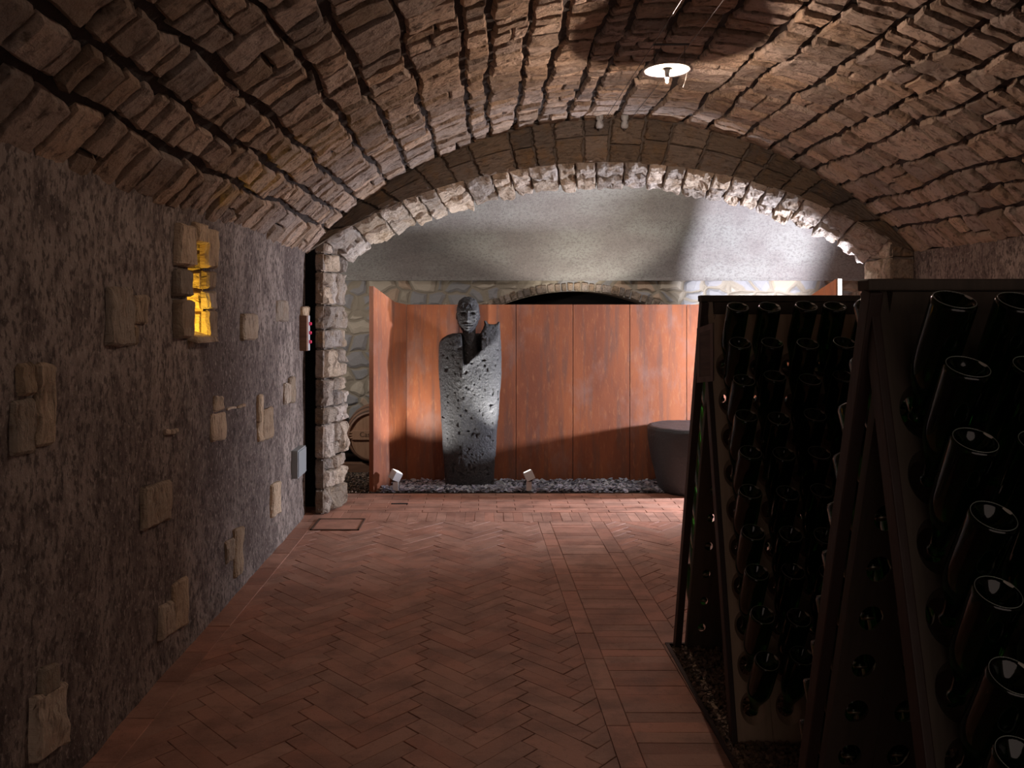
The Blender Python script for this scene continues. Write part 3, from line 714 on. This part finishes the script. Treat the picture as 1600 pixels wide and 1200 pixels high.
# fold crossing the chest up to the hand
d_f = np.abs((Z - 1.16) - (X - .0) * .75); f = f - .022 * np.exp(-(d_f / .07) ** 2) * (X > -.06) * (X < .27) * (Y < 0)
# open hollow at the neck
slot = poly_sd(X, Z, [(-.075, 1.46), (-.045, 1.13), (-.02, 1.135), (.03, 1.185), (.112, 1.265), (.108, 1.46)])
f = smax(f, -smax(slot, Y - .045, .01), .008)
f = f + .003 * vnoise(X, Y, Z, 28, 1) + .005 * vnoise(X, Y, Z, 66, 2) + .014 * vnoise(X, Y, Z, 6, 3)
p = vnoise(X, Y, Z, 42, 5); f = f + .09 * np.clip(p - .24, 0, 1)
f = np.maximum(f, -Z)
V, F = surface_nets(f, (-.34, -.22, -.02), h)
o = link('cloak', V, F, M['lava'], st)
# head and neck
h = .0045
X, Y, Z = grid(-.15, .14, -.14, .14, 1.08, 1.77, h)
hx = X + .010; zc_ = Z - 1.58
wdt = np.interp(Z, [1.40, 1.44, 1.50, 1.58, 1.66, 1.72, 1.745], [.080, .086, .098, .104, .106, .106, .106])
f = ((np.abs(hx) / wdt) ** 2.2 + (np.abs(Y) / .118) ** 2.2 + (np.abs(zc_) / .163) ** 2.5) ** (1 / 2.3) * .1 - .1
f = smax(f, -(Y + .098) * .9, .02)
fr = np.exp(-((Y + .10) / .06) ** 2)
def G(x, z, sx, sz): return np.exp(-((hx - x) / sx) ** 2 - ((Z - z) / sz) ** 2)
f = f - fr * (.026 * G(0, 1.562, .012, .042) + .016 * G(0, 1.530, .018, .012) + .013 * G(-.038, 1.616, .026, .009) + .013 * G(.038, 1.616, .026, .009) + .010 * G(0, 1.492, .034, .007) + .010 * G(0, 1.474, .030, .007) + .010 * G(0, 1.445, .025, .018)
              - .026 * G(-.038, 1.594, .020, .012) - .026 * G(.038, 1.594, .020, .012) - .016 * G(0, 1.483, .034, .0035) - .008 * G(-.05, 1.53, .02, .03) - .008 * G(.05, 1.53, .02, .03))
f = f - fr * .010 * (G(-.036, 1.588, .014, .006) + G(.036, 1.588, .014, .006))
f = f - .003 * np.clip((Z - 1.655 - .35 * np.abs(hx)) * 60, 0, 1) * np.exp(-((Z - 1.70) / .1) ** 2)
for sgn in (-1, 1):                                    # ears
    e = np.sqrt(((hx - sgn * .102) / .3) ** 2 + ((Y - .012) / .75) ** 2 + ((Z - 1.565) / 1.1) ** 2) - .030
    f = smin(f, e * .4, .008)
nk = np.hypot((X - (.0 + (1.42 - Z) * .05)) / 1.0, (Y - .01)) - np.interp(Z, [1.08, 1.38, 1.5], [.075, .060, .058]); nk = smax(nk, Z - 1.52, .01)
f = smin(f, nk, .02); f = np.maximum(f, 1.10 - Z)
f = f + .007 * vnoise(X, Y, Z, 55, 11) + .006 * vnoise(X, Y, Z, 110, 12)
V, F = surface_nets(f, (-.15, -.14, 1.08), h)
o = link('head', V + np.array([0, -.035, 0]), F, M['lava'], st)

# ------------------------------------------------------------ bowl
B = MB(); pr = [(.0, .0), (.25, .0), (.275, .02), (.30, .10), (.335, .25), (.365, .40), (.378, .50), (.378, .565), (.366, .588), (.345, .594), (.30, .592), (.15, .590), (.0, .590)]
pr2 = []
for i in range(len(pr) - 1):
    for k in range(6): t = k / 6; pr2.append((pr[i][0] * (1 - t) + pr[i + 1][0] * t, pr[i][1] * (1 - t) + pr[i + 1][1] * t))
pr2.append(pr[-1]); B.lathe(pr2, 96)
for i, v in enumerate(B.v):
    k = 1 + .012 * mn.fractal(Vector(v) * 9, .8, 2, 4); B.v[i] = (v[0] * k, v[1] * k, v[2] + .004 * mn.noise(Vector(v) * 14))
o = B.build('stone_bowl', M['bowl'], smooth=True); o.location = (1.845, 7.16, 0.0); o.scale = (1, 1, 1)
o.location.y = 7.17
for v in o.data.vertices: v.co.y *= .95
prop(o, 'large dark basalt vessel standing on the slate chips beside the racks', 'vessel')

# ------------------------------------------------------------ floodlights
def flood(loc, aim, label, post=.085, big=False, spin=0.0):
    t = prop(empty('floodlight', loc), label, 'floodlight', 'ground floodlights in the far room')
    B = MB(); B.box(-.024, .024, -.02, .02, 0, post, .003); B.build('post', M['metal_light'], t)
    d = (Vector(aim) - (Vector(loc) + Vector((0, 0, post + .055)))).normalized()
    R = d.to_track_quat('Z', 'Y').to_matrix().to_4x4() @ Matrix.Rotation(spin, 4, 'Z'); T = Matrix.Translation((0, 0, post + .055)) @ R
    B = MB(); B.box(-.04, .04, -.04, .04, -.045, .035, .003, T); hsg = B.build('housing', M['metal_light'], t)
    B = MB(); B.box(-.033, .033, -.033, .033, .0355, .0385, 0, T); B.build('lens', M['lens'], hsg)
    B = MB(); B.box(-.03, .03, -.006, .006, post - .005, post + .02); B.build('bracket', M['metal_dark'], t)
    return t
flood((-.79, 7.12, .015), (-.17, 7.25, 1.4), 'small square floodlight by the foot of the left steel wing', spin=.5)
flood((.395, 7.12, .015), (-.12, 7.25, 1.3), 'small square floodlight in the slate chips between statue and vessel', spin=.3)
flood((BIG.x + .03, BIG.y + .02, 0), (0.2, 6.2, 1.9), 'tall floodlight hidden behind the bottle racks by the arch', post=.9)

# ------------------------------------------------------------ barrels
def barrel_parts(root, text):
    R, Lb = .247, .62
    pr = [(R * .93, 0)] + [(R + .055 * math.sin(PI * t / 12), Lb * t / 12) for t in range(13)] + [(R * .93, Lb)]
    Mx = Matrix.Rotation(-PI / 2, 4, 'X')                # axis along +Y
    B = MB(); B.lathe(pr, 48, Mx); B.v = [(v[0], v[1], v[2]) for v in B.v]; B.build('staves', M['stave'], root, smooth=True)
    B = MB(); B.lathe([(.0, .018), (R * .94, .018), (R * .94, .03), (0, .03)], 48, Mx); B.build('head', M['oak'], root)
    for (a, b) in ((.002, .04), (.12, .16), (.46, .50), (.58, .618)):
        B = MB(); ra = R + .055 * math.sin(PI * a / Lb) + .003; rb = R + .055 * math.sin(PI * b / Lb) + .003
        B.lathe([(ra - .012, a), (ra, a), (rb, b), (rb - .012, b)], 48, Mx); B.build('hoop', M['hoop'], root, smooth=False)
    B = MB(); B.box(-.205, .205, -.002, .018, -.035, .058, .002)
    for k in range(3): B.box(-.225, -.195, -.006, .010, -.022 + k * .027, -.009 + k * .027, .002)
    cb = B.build('cross_plank', M['oak'], root)
    if text:
        o = text_mesh('lettering', text, .07, M['burn'], cb); o.location = (-.125, -.003, -.005); o.rotation_euler = (PI / 2, 0, 0)
def text_mesh(name, body, size, m, parent):
    cu = bpy.data.curves.new(name, 'FONT'); cu.body = body; cu.size = size; cu.extrude = .0008
    t = bpy.data.objects.new('tmp', cu); C.objects.link(t); dg = bpy.context.evaluated_depsgraph_get()
    me = bpy.data.meshes.new_from_object(t.evaluated_get(dg)); me.materials.clear(); me.materials.append(m)
    bpy.data.objects.remove(t); o = bpy.data.objects.new(name, me); C.objects.link(o); o.parent = parent; return o
def copy_tree(o, parent=None):
    c = o.copy(); C.objects.link(c); c.parent = parent
    for ch in [x for x in o.children]: copy_tree(ch, c)
    return c
br = prop(empty('wine_barrel', (-1.124, 8.0, .365)), 'oak wine barrel with a lettered cross plank behind the left steel wing', 'barrel', 'barrels on the beam')
barrel_parts(br, 'Cas')
br2 = copy_tree(br); br2.location = (-1.74, 8.02, .365); br2['label'] = 'oak wine barrel mostly hidden behind the stone pillar'
for k, (ya, yb, lab) in enumerate(((8.05, 8.15, 'front wooden beam carrying the oak barrels'), (8.45, 8.55, 'rear wooden beam carrying the oak barrels'))):
    B = MB(); B.box(-2.4, -.92, ya, yb, -.01, .085, .004); B.build('beam', M['stave']); o = C.objects[-1]; prop(o, lab, 'beam', 'barrel beams')

# ------------------------------------------------------------ bottle racks
PH = 1.64; NR, NC = 10, 6; CW = .132; PITCH = .139; HZ0 = .116
TF, TBk = .41, .47
def plank_mesh(height, tilt_len, TH=.030, back=(.031, .036), m_='board_shaded'):
    """one vertical board with ten oval holes, local x across, z up the slope, front face at y=0"""
    sl = math.hypot(height, tilt_len) / height; H = height * sl; n = 28
    vs = []; fs = []
    def add(p): vs.append(p); return len(vs) - 1
    for side, y in ((0, 0.0), (1, TH)):
        zprev = 0.0
        rows = [(HZ0 + PITCH * k) * sl for k in range(NR)]
        lo = rows[0] - PITCH * sl / 2
        if side == 0: store = []
        a, b = add((-CW / 2, y, 0)), add((CW / 2, y, 0)); c, d = add((CW / 2, y, lo)), add((-CW / 2, y, lo))
        fs.append((a, b, c, d) if side == 0 else (d, c, b, a))
        hi = rows[-1] + PITCH * sl / 2
        a, b = add((-CW / 2, y, hi)), add((CW / 2, y, hi)); c, d = add((CW / 2, y, H)), add((-CW / 2, y, H))
        fs.append((a, b, c, d) if side == 0 else (d, c, b, a))
        for r, zc in enumerate(rows):
            hw, hh = CW / 2, PITCH * sl / 2; inner = []; outer = []
            rx, rz = (.048, .060) if side == 0 else back
            for k in range(n):
                t = 2 * PI * (k + .5) / n; ct, stt = math.cos(t), math.sin(t)
                inner.append(add((rx * ct, y, zc + rz * stt)))
                q = min(hw / abs(ct) if abs(ct) > 1e-6 else 1e9, hh / abs(stt) if abs(stt) > 1e-6 else 1e9)
                outer.append(add((q * ct, y, zc + q * stt)))
            for k in range(n):
                k2 = (k + 1) % n; f4 = (inner[k], inner[k2], outer[k2], outer[k]); f4 = f4[::-1] if side == 0 else f4
                fs.append(f4)
            # corner fillers
            for sx, sz in ((1, 1), (-1, 1), (-1, -1), (1, -1)):
                cor = add((sx * hw, y, zc + sz * hh))
                best = [o_ for o_ in range(n) if True]
                for k in range(n):
                    p1, p2 = vs[outer[k]], vs[outer[(k + 1) % n]]
                    on1x, on1z = abs(abs(p1[0]) - hw) < 1e-5, abs(abs(p1[2] - zc) - hh) < 1e-5
                    on2x, on2z = abs(abs(p2[0]) - hw) < 1e-5, abs(abs(p2[2] - zc) - hh) < 1e-5
                    if (on1x and not on1z and on2z and not on2x) or (on1z and not on1x and on2x and not on2z):
                        if (p1[0] * sx > 0 and p2[0] * sx > 0 and (p1[2] - zc) * sz > 0 and (p2[2] - zc) * sz > 0):
                            f3 = (outer[k], outer[(k + 1) % n], cor); fs.append(f3[::-1] if side == 0 else f3)
            if side == 0: store.append(inner)
            else:
                fi = store[r]
                for k in range(n): k2 = (k + 1) % n; fs.append((fi[k], inner[k], inner[k2], fi[k2]))
    b = len(vs); vs += [(-CW / 2, 0, 0), (-CW / 2, TH, 0), (-CW / 2, TH, H), (-CW / 2, 0, H), (CW / 2, 0, 0), (CW / 2, TH, 0), (CW / 2, TH, H), (CW / 2, 0, H)]
    fs += [(b, b + 1, b + 2, b + 3)[::-1], (b + 4, b + 5, b + 6, b + 7), (b + 3, b + 2, b + 6, b + 7)[::-1], (b, b + 1, b + 5, b + 4)]
    me = bpy.data.meshes.new('plank'); me.from_pydata(vs, [], fs); me.materials.append(M[m_]); return me, H
plF, HF = plank_mesh(PH, TF); plB, HB = plank_mesh(PH, TBk); plT, _ = plank_mesh(PH, TBk, back=(.018, .021)); plA, _ = plank_mesh(PH, TF, m_='board_lit')
def rack(X0, YR, label, rear=None, front=None):
    t = prop(empty('bottle_rack', (X0, YR, 0)), label, 'bottle rack', 'riddling racks')
    wid = .098 - CW / 2 + NC * CW + .004
    for (me, H, tilt, sgn) in ((front or plF, HF, TF, -1), (rear or plB, HB, TBk, 1)):
        ang = math.atan2(tilt, PH)
        if sgn < 0: base = Matrix.Translation((0, -tilt, 0)) @ Matrix.Rotation(-ang, 4, 'X')
        else: base = Matrix.Translation((0, tilt, 0)) @ Matrix.Rotation(ang, 4, 'X') @ Matrix.Diagonal((1, -1, 1, 1))
        for c in range(NC):
            o = bpy.data.objects.new('plank', me); C.objects.link(o); o.parent = t; o.matrix_local = base @ Matrix.Translation(((.075 if sgn < 0 else .098) + c * CW, 0, 0)) @ Matrix.Diagonal((.99, 1, 1, 1))
        for xa, xb in ((-.012 if sgn < 0 else -.022, .009), (wid - .003, wid + .03)):
            B = MB(); B.box(xa, xb, -.006, .038, -.0, H, .003, base); B.build('side_rail', M['frame_wood'], t)
    B = MB(); B.box(-.022, wid + .03, -.028, .028, PH - .005, PH + .022, .004); B.build('top_rail', M['board_shaded'], t)
    return t
RA = (.925, 3.36); RB = (.892, 1.84)
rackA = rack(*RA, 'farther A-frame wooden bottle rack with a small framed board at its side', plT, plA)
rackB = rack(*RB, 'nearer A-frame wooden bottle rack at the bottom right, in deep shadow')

# bottle: local origin at the base, +z runs towards the neck
def make_bottle():
    t = empty('champagne_bottle')
    pr = [(0, .030), (.006, .031), (.016, .026), (.027, .013), (.0335, .004), (.036, .0012), (.039, 0), (.0420, .0018), (.0438, .006), (.0445, .012), (.0445, .05), (.0445, .13), (.0442, .150), (.0425, .170), (.038, .19),
          (.030, .213), (.022, .235), (.0175, .255), (.0155, .272), (.0152, .285), (.018, .288), (.018, .295), (.0155, .296)]
    n = 64; B = MB(); B.lathe(pr, n)
    for i in range(5, 8):                               # knurled ring on the base
        for k in range(n):
            j = i * n + k
            if k % 2: v = B.v[j]; B.v[j] = (v[0] * .985, v[1] * .985, v[2] + .0014)
    g = B.build('glass_body', M['glass'], t, smooth=True)
    B = MB(); B.lathe([(0, .3005), (.013, .3005), (.0165, .298), (.0172, .288), (.0165, .288)], 20); B.build('crown_cap', M['cap'], t, smooth=True)
    B = MB(); nb_ = 56; vs = []; fs = []
    for k in range(nb_ * 2):
        a = PI * k / nb_; e = .0010 if k % 2 else .0003
        for q in range(5):
            tq = 2 * PI * q / 5; rr_ = .0400 + e * math.cos(tq); vs.append((rr_ * math.cos(a), rr_ * math.sin(a), .0002 + e * math.sin(tq)))
    m2 = nb_ * 2
    for k in range(m2):
        for q in range(5): fs.append((k * 5 + q, ((k + 1) % m2) * 5 + q, ((k + 1) % m2) * 5 + (q + 1) % 5, k * 5 + (q + 1) % 5))
    B.add(vs, fs); B.build('base_ring', M['ring'], t, smooth=True)['label'] = 'beaded scuffed base ring with painted glint'
    # painted tick on the rim
    B = MB(); vs = []; fs = []
    for k in range(7):
        a = math.radians(-38 + 5 * k); w0 = .0012 + .0026 * math.sin(PI * (k + .3) / 7.2)
        vs += [((.0375 - w0) * math.cos(a), (.0375 - w0) * math.sin(a), .0006 + w0 * .25), (.0385 * math.cos(a), .0385 * math.sin(a), -.0010), ((.0385 + w0 * 1.2) * math.cos(a), (.0385 + w0 * 1.2) * math.sin(a), .0008), ((.0386 + w0 * 1.6) * math.cos(a), (.0386 + w0 * 1.6) * math.sin(a), .0045)]
    for k in range(6):
        for q in range(3): fs.append((k * 4 + q, k * 4 + q + 1, (k + 1) * 4 + q + 1, (k + 1) * 4 + q))
    B.add(vs, fs); B.build('paint_mark', M['chalk'], t)['label'] = 'white paint mark'
    return t
BOT = make_bottle(); used = [False]
ORD = ['first', 'second', 'third', 'fourth', 'fifth', 'sixth', 'seventh', 'eighth', 'ninth', 'tenth']
ROWN = ['top', 'second', 'third', 'fourth', 'fifth', 'sixth', 'seventh', 'eighth', 'ninth', 'bottom']
EL = math.radians(62); LB = .272
random.seed(77)
def put_bottle(rk, col, row, side, lab, grp):
    X0, YR = rk; tilt = TF if side < 0 else TBk
    zc = HZ0 + PITCH * row + .004; yb = YR + side * tilt * (1 - zc / PH)
    el = EL + math.radians(U(-2.5, 2.5)); L_ = LB + U(-.006, .008)
    nd = Vector((U(-.02, .02), -side * math.cos(el), -math.sin(el))).normalized()
    hole = Vector((X0 + (.075 if side < 0 else .098) + col * CW + U(-.004, .004), yb, zc)); base = hole - nd * L_
    if used[0]: o = copy_tree(BOT)
    else: o = BOT; used[0] = True
    zx = nd; yy = Vector((0, 0, 1)).cross(zx); 
    xx_ = Vector((1, 0, 0)); xx_ = (xx_ - zx * xx_.dot(zx)).normalized(); yy = zx.cross(xx_)
    Mt = Matrix((xx_, yy, zx)).transposed().to_4x4() @ Matrix.Rotation(U(-.22, .22) + (0 if side < 0 else 1.2), 4, 'Z'); Mt.translation = base
    o.matrix_world = Mt; prop(o, lab, 'bottle', grp)
def rowname(r): k = NR - 1 - r; return ROWN[k]
for r in range(NR - 1, -1, -1):
    for c in range(NC):
        put_bottle(RA, c, r, -1, f'dark green bottle, {ORD[c]} from left, {rowname(r)} row of the farther rack front', 'bottles in the farther rack front')
for r in range(NR - 1, -1, -1):
    for c in range(3):
        put_bottle(RB, c, r, -1, f'dark green bottle, {ORD[c]} from left, {rowname(r)} row of the nearer rack front', 'bottles in the nearer rack front')
for r in range(NR - 1, -1, -1):
    for c in range(3):
        put_bottle(RB, c, r, 1, f'dark bottle, {ORD[c]} from left, {rowname(r)} row of the nearer rack rear board', 'bottles in the nearer rack rear board')
for r in range(NR - 1, -1, -1):
    for c in range(NC):
        put_bottle(RA, c, r, 1, f'dark bottle, {ORD[c]} from left, {rowname(r)} row of the farther rack rear board', 'bottles in the farther rack rear board')

# chalk numbers on the farther rack's front board
def chalk(txt, x, z, size=.030):
    o = text_mesh('chalk_number', txt, size, M['chalk_faint'], rackA); ang = math.atan2(TF, PH)
    o.matrix_local = Matrix.Translation((x, -TF, 0)) @ Matrix.Rotation(-ang, 4, 'X') @ Matrix.Translation((0, -.0015, z)) @ Matrix.Rotation(PI / 2, 4, 'X')
chalk('1', .128, 1.615); chalk('0', .158, 1.617); chalk('7', .03, 1.61, .026); chalk('3', .128, 1.545, .036)
# framed board hung on the rack's left side
fbd = prop(empty('framed_board'), 'small dark framed board fixed to the left side of the farther rack', 'board')
o4 = [Vector(p) for p in ((.866, 3.255, 1.304), (.923, 3.225, 1.313), (.923, 3.225, 1.549), (.866, 3.255, 1.525))]
def bil(a, b): return (o4[0] * (1 - a) + o4[1] * a) * (1 - b) + (o4[3] * (1 - a) + o4[2] * a) * b
nb = (o4[1] - o4[0]).cross(o4[3] - o4[0]).normalized()
def slab(B, a0, a1, b0, b1, t0, t1):
    vs = [bil(a, b) + nb * t for t in (t0, t1) for (a, b) in ((a0, b0), (a1, b0), (a1, b1), (a0, b1))]
    B.add(vs, [(0, 3, 2, 1), (4, 5, 6, 7), (0, 1, 5, 4), (1, 2, 6, 5), (2, 3, 7, 6), (3, 0, 4, 7)])
B = MB()
for q in ((0, .17, 0, 1), (.83, 1, 0, 1), (.17, .83, 0, .10), (.17, .83, .90, 1)): slab(B, *q, -.014, .010)
B.build('frame', M['slate_frame'], fbd)
B = MB(); slab(B, .17, .83, .10, .90, -.012, .002); B.build('panel', M['slate_panel'], fbd)

# ------------------------------------------------------------ pendant lamp on cables
ZCAB = 3.035; CX = (.91, 1.105)
for i, lab in enumerate(('thin steel cable nearer the left wall, carrying the lamp', 'thin steel cable nearer the right wall, carrying the lamp')):
    B = MB(); pts = [(CX[i], y, ZCAB + .03 * ((y - 3.3) / 3) ** 2 - .0) for y in [0.4 + k * (6.22 - .4) / 20 for k in range(21)]]
    B.tube(pts, .0022, 6); B.build('cable', M['wire']); prop(C.objects[-1], lab, 'cable', 'lamp cables')
for i, lab in enumerate(('clear insulator at the arch on the left cable end', 'clear insulator at the arch on the right cable end')):
    t = prop(empty('insulator', (CX[i] - .012, 6.235, 3.03)), lab, 'insulator', 'cable insulators')
    B = MB(); B.lathe([(0, .0), (.022, .004), (.030, .02), (.027, .05), (.018, .062), (.027, .074), (.03, .10), (.026, .125), (0, .13)], 24); B.build('glass_body', M['clear'], t, smooth=True)
    B = MB(); B.lathe([(0, -.01), (.008, -.01), (.008, .14), (0, .14)], 10); B.tube([(0, 0, .11), (0, .09, .13)], .006); B.build('rod', M['wire'], t)
pl = prop(empty('pendant_lamp', (.986, 4.32, 2.90)), 'glowing disc lamp slung from two cables under the vault', 'lamp')
B = MB(); B.lathe([(.0, .016), (.03, .014), (.10, .006), (.135, .0), (.1355, -.003), (.10, .002), (.03, .009), (0, .011)], 64); B.build('shade_disc', M['disc'], pl, smooth=True)
B = MB(); B.lathe([(0, -.068), (.004, -.066), (.006, -.062), (.006, -.050), (.005, -.044), (0, -.044)], 16); B.build('bulb', M['bulb'], pl, smooth=True)
B = MB(); B.lathe([(0, -.042), (.012, -.042), (.014, -.01), (.018, .012), (0, .02)], 20); B.build('socket', M['metal_light'], pl, smooth=True)
B = MB(); B.tube([(CX[0] - .986, 0, ZCAB + .005 - 2.90), (CX[1] - .986, 0, ZCAB + .005 - 2.90)], .006); B.build('crossbar', M['wire'], pl)
for sx in (-.07, .095):
    B = MB(); B.tube([(sx, 0, .005), (sx, 0, ZCAB + .004 - 2.90)], .0018, 6); B.build('hanger', M['wire'], pl)
B = MB(); B.tube([(.11, 0, -.002), (.10, 0, -.05), (.088, 0, -.085)], .0016, 6); B.lathe([(0, 0), (.004, .004), (0, .012)], 8, Matrix.Translation((.088, 0, -.095))); B.build('pull_wire', M['wire'], pl)

# ------------------------------------------------------------ electrical boxes on the left wall
y0, z1 = wpt(469, 549); y1, z0 = wpt(476.5, 603)
t = prop(empty('switch_panel', (XL, y0, 0)), 'narrow switch box with three red buttons at the end of the left wall', 'switch box')
B = MB(); B.box(-.005, .055, 0, .05, 1.305, 1.575, .002); B.build('box', M['stave'], t)
B = MB(); B.box(.0, .057, -.0, .052, 1.305, 1.575, .002, Matrix.Translation((0, .05, 0))); B.build('face_plate', M['panel_grey'], t)
for z in (1.372, 1.442, 1.512):
    B = MB(); B.lathe([(0, .0), (.014, .0), (.014, .01), (.011, .018), (0, .02)], 20, Matrix.Translation((.057, .078, z)) @ Matrix.Rotation(PI / 2, 4, 'Y')); B.build('button', M['red'], t, smooth=True)
t.location.y = 6.10
t2 = prop(empty('junction_box', (XL, 5.85, .36)), 'grey metal junction box low on the left wall by the pillar', 'junction box')
B = MB(); B.box(-.005, .045, 0, .26, .02, .225, .003); B.build('body', M['grey_box'], t2)
B = MB(); B.box(.045, .052, .01, .25, .03, .215, .003); B.build('cover', M['grey_box'], t2)
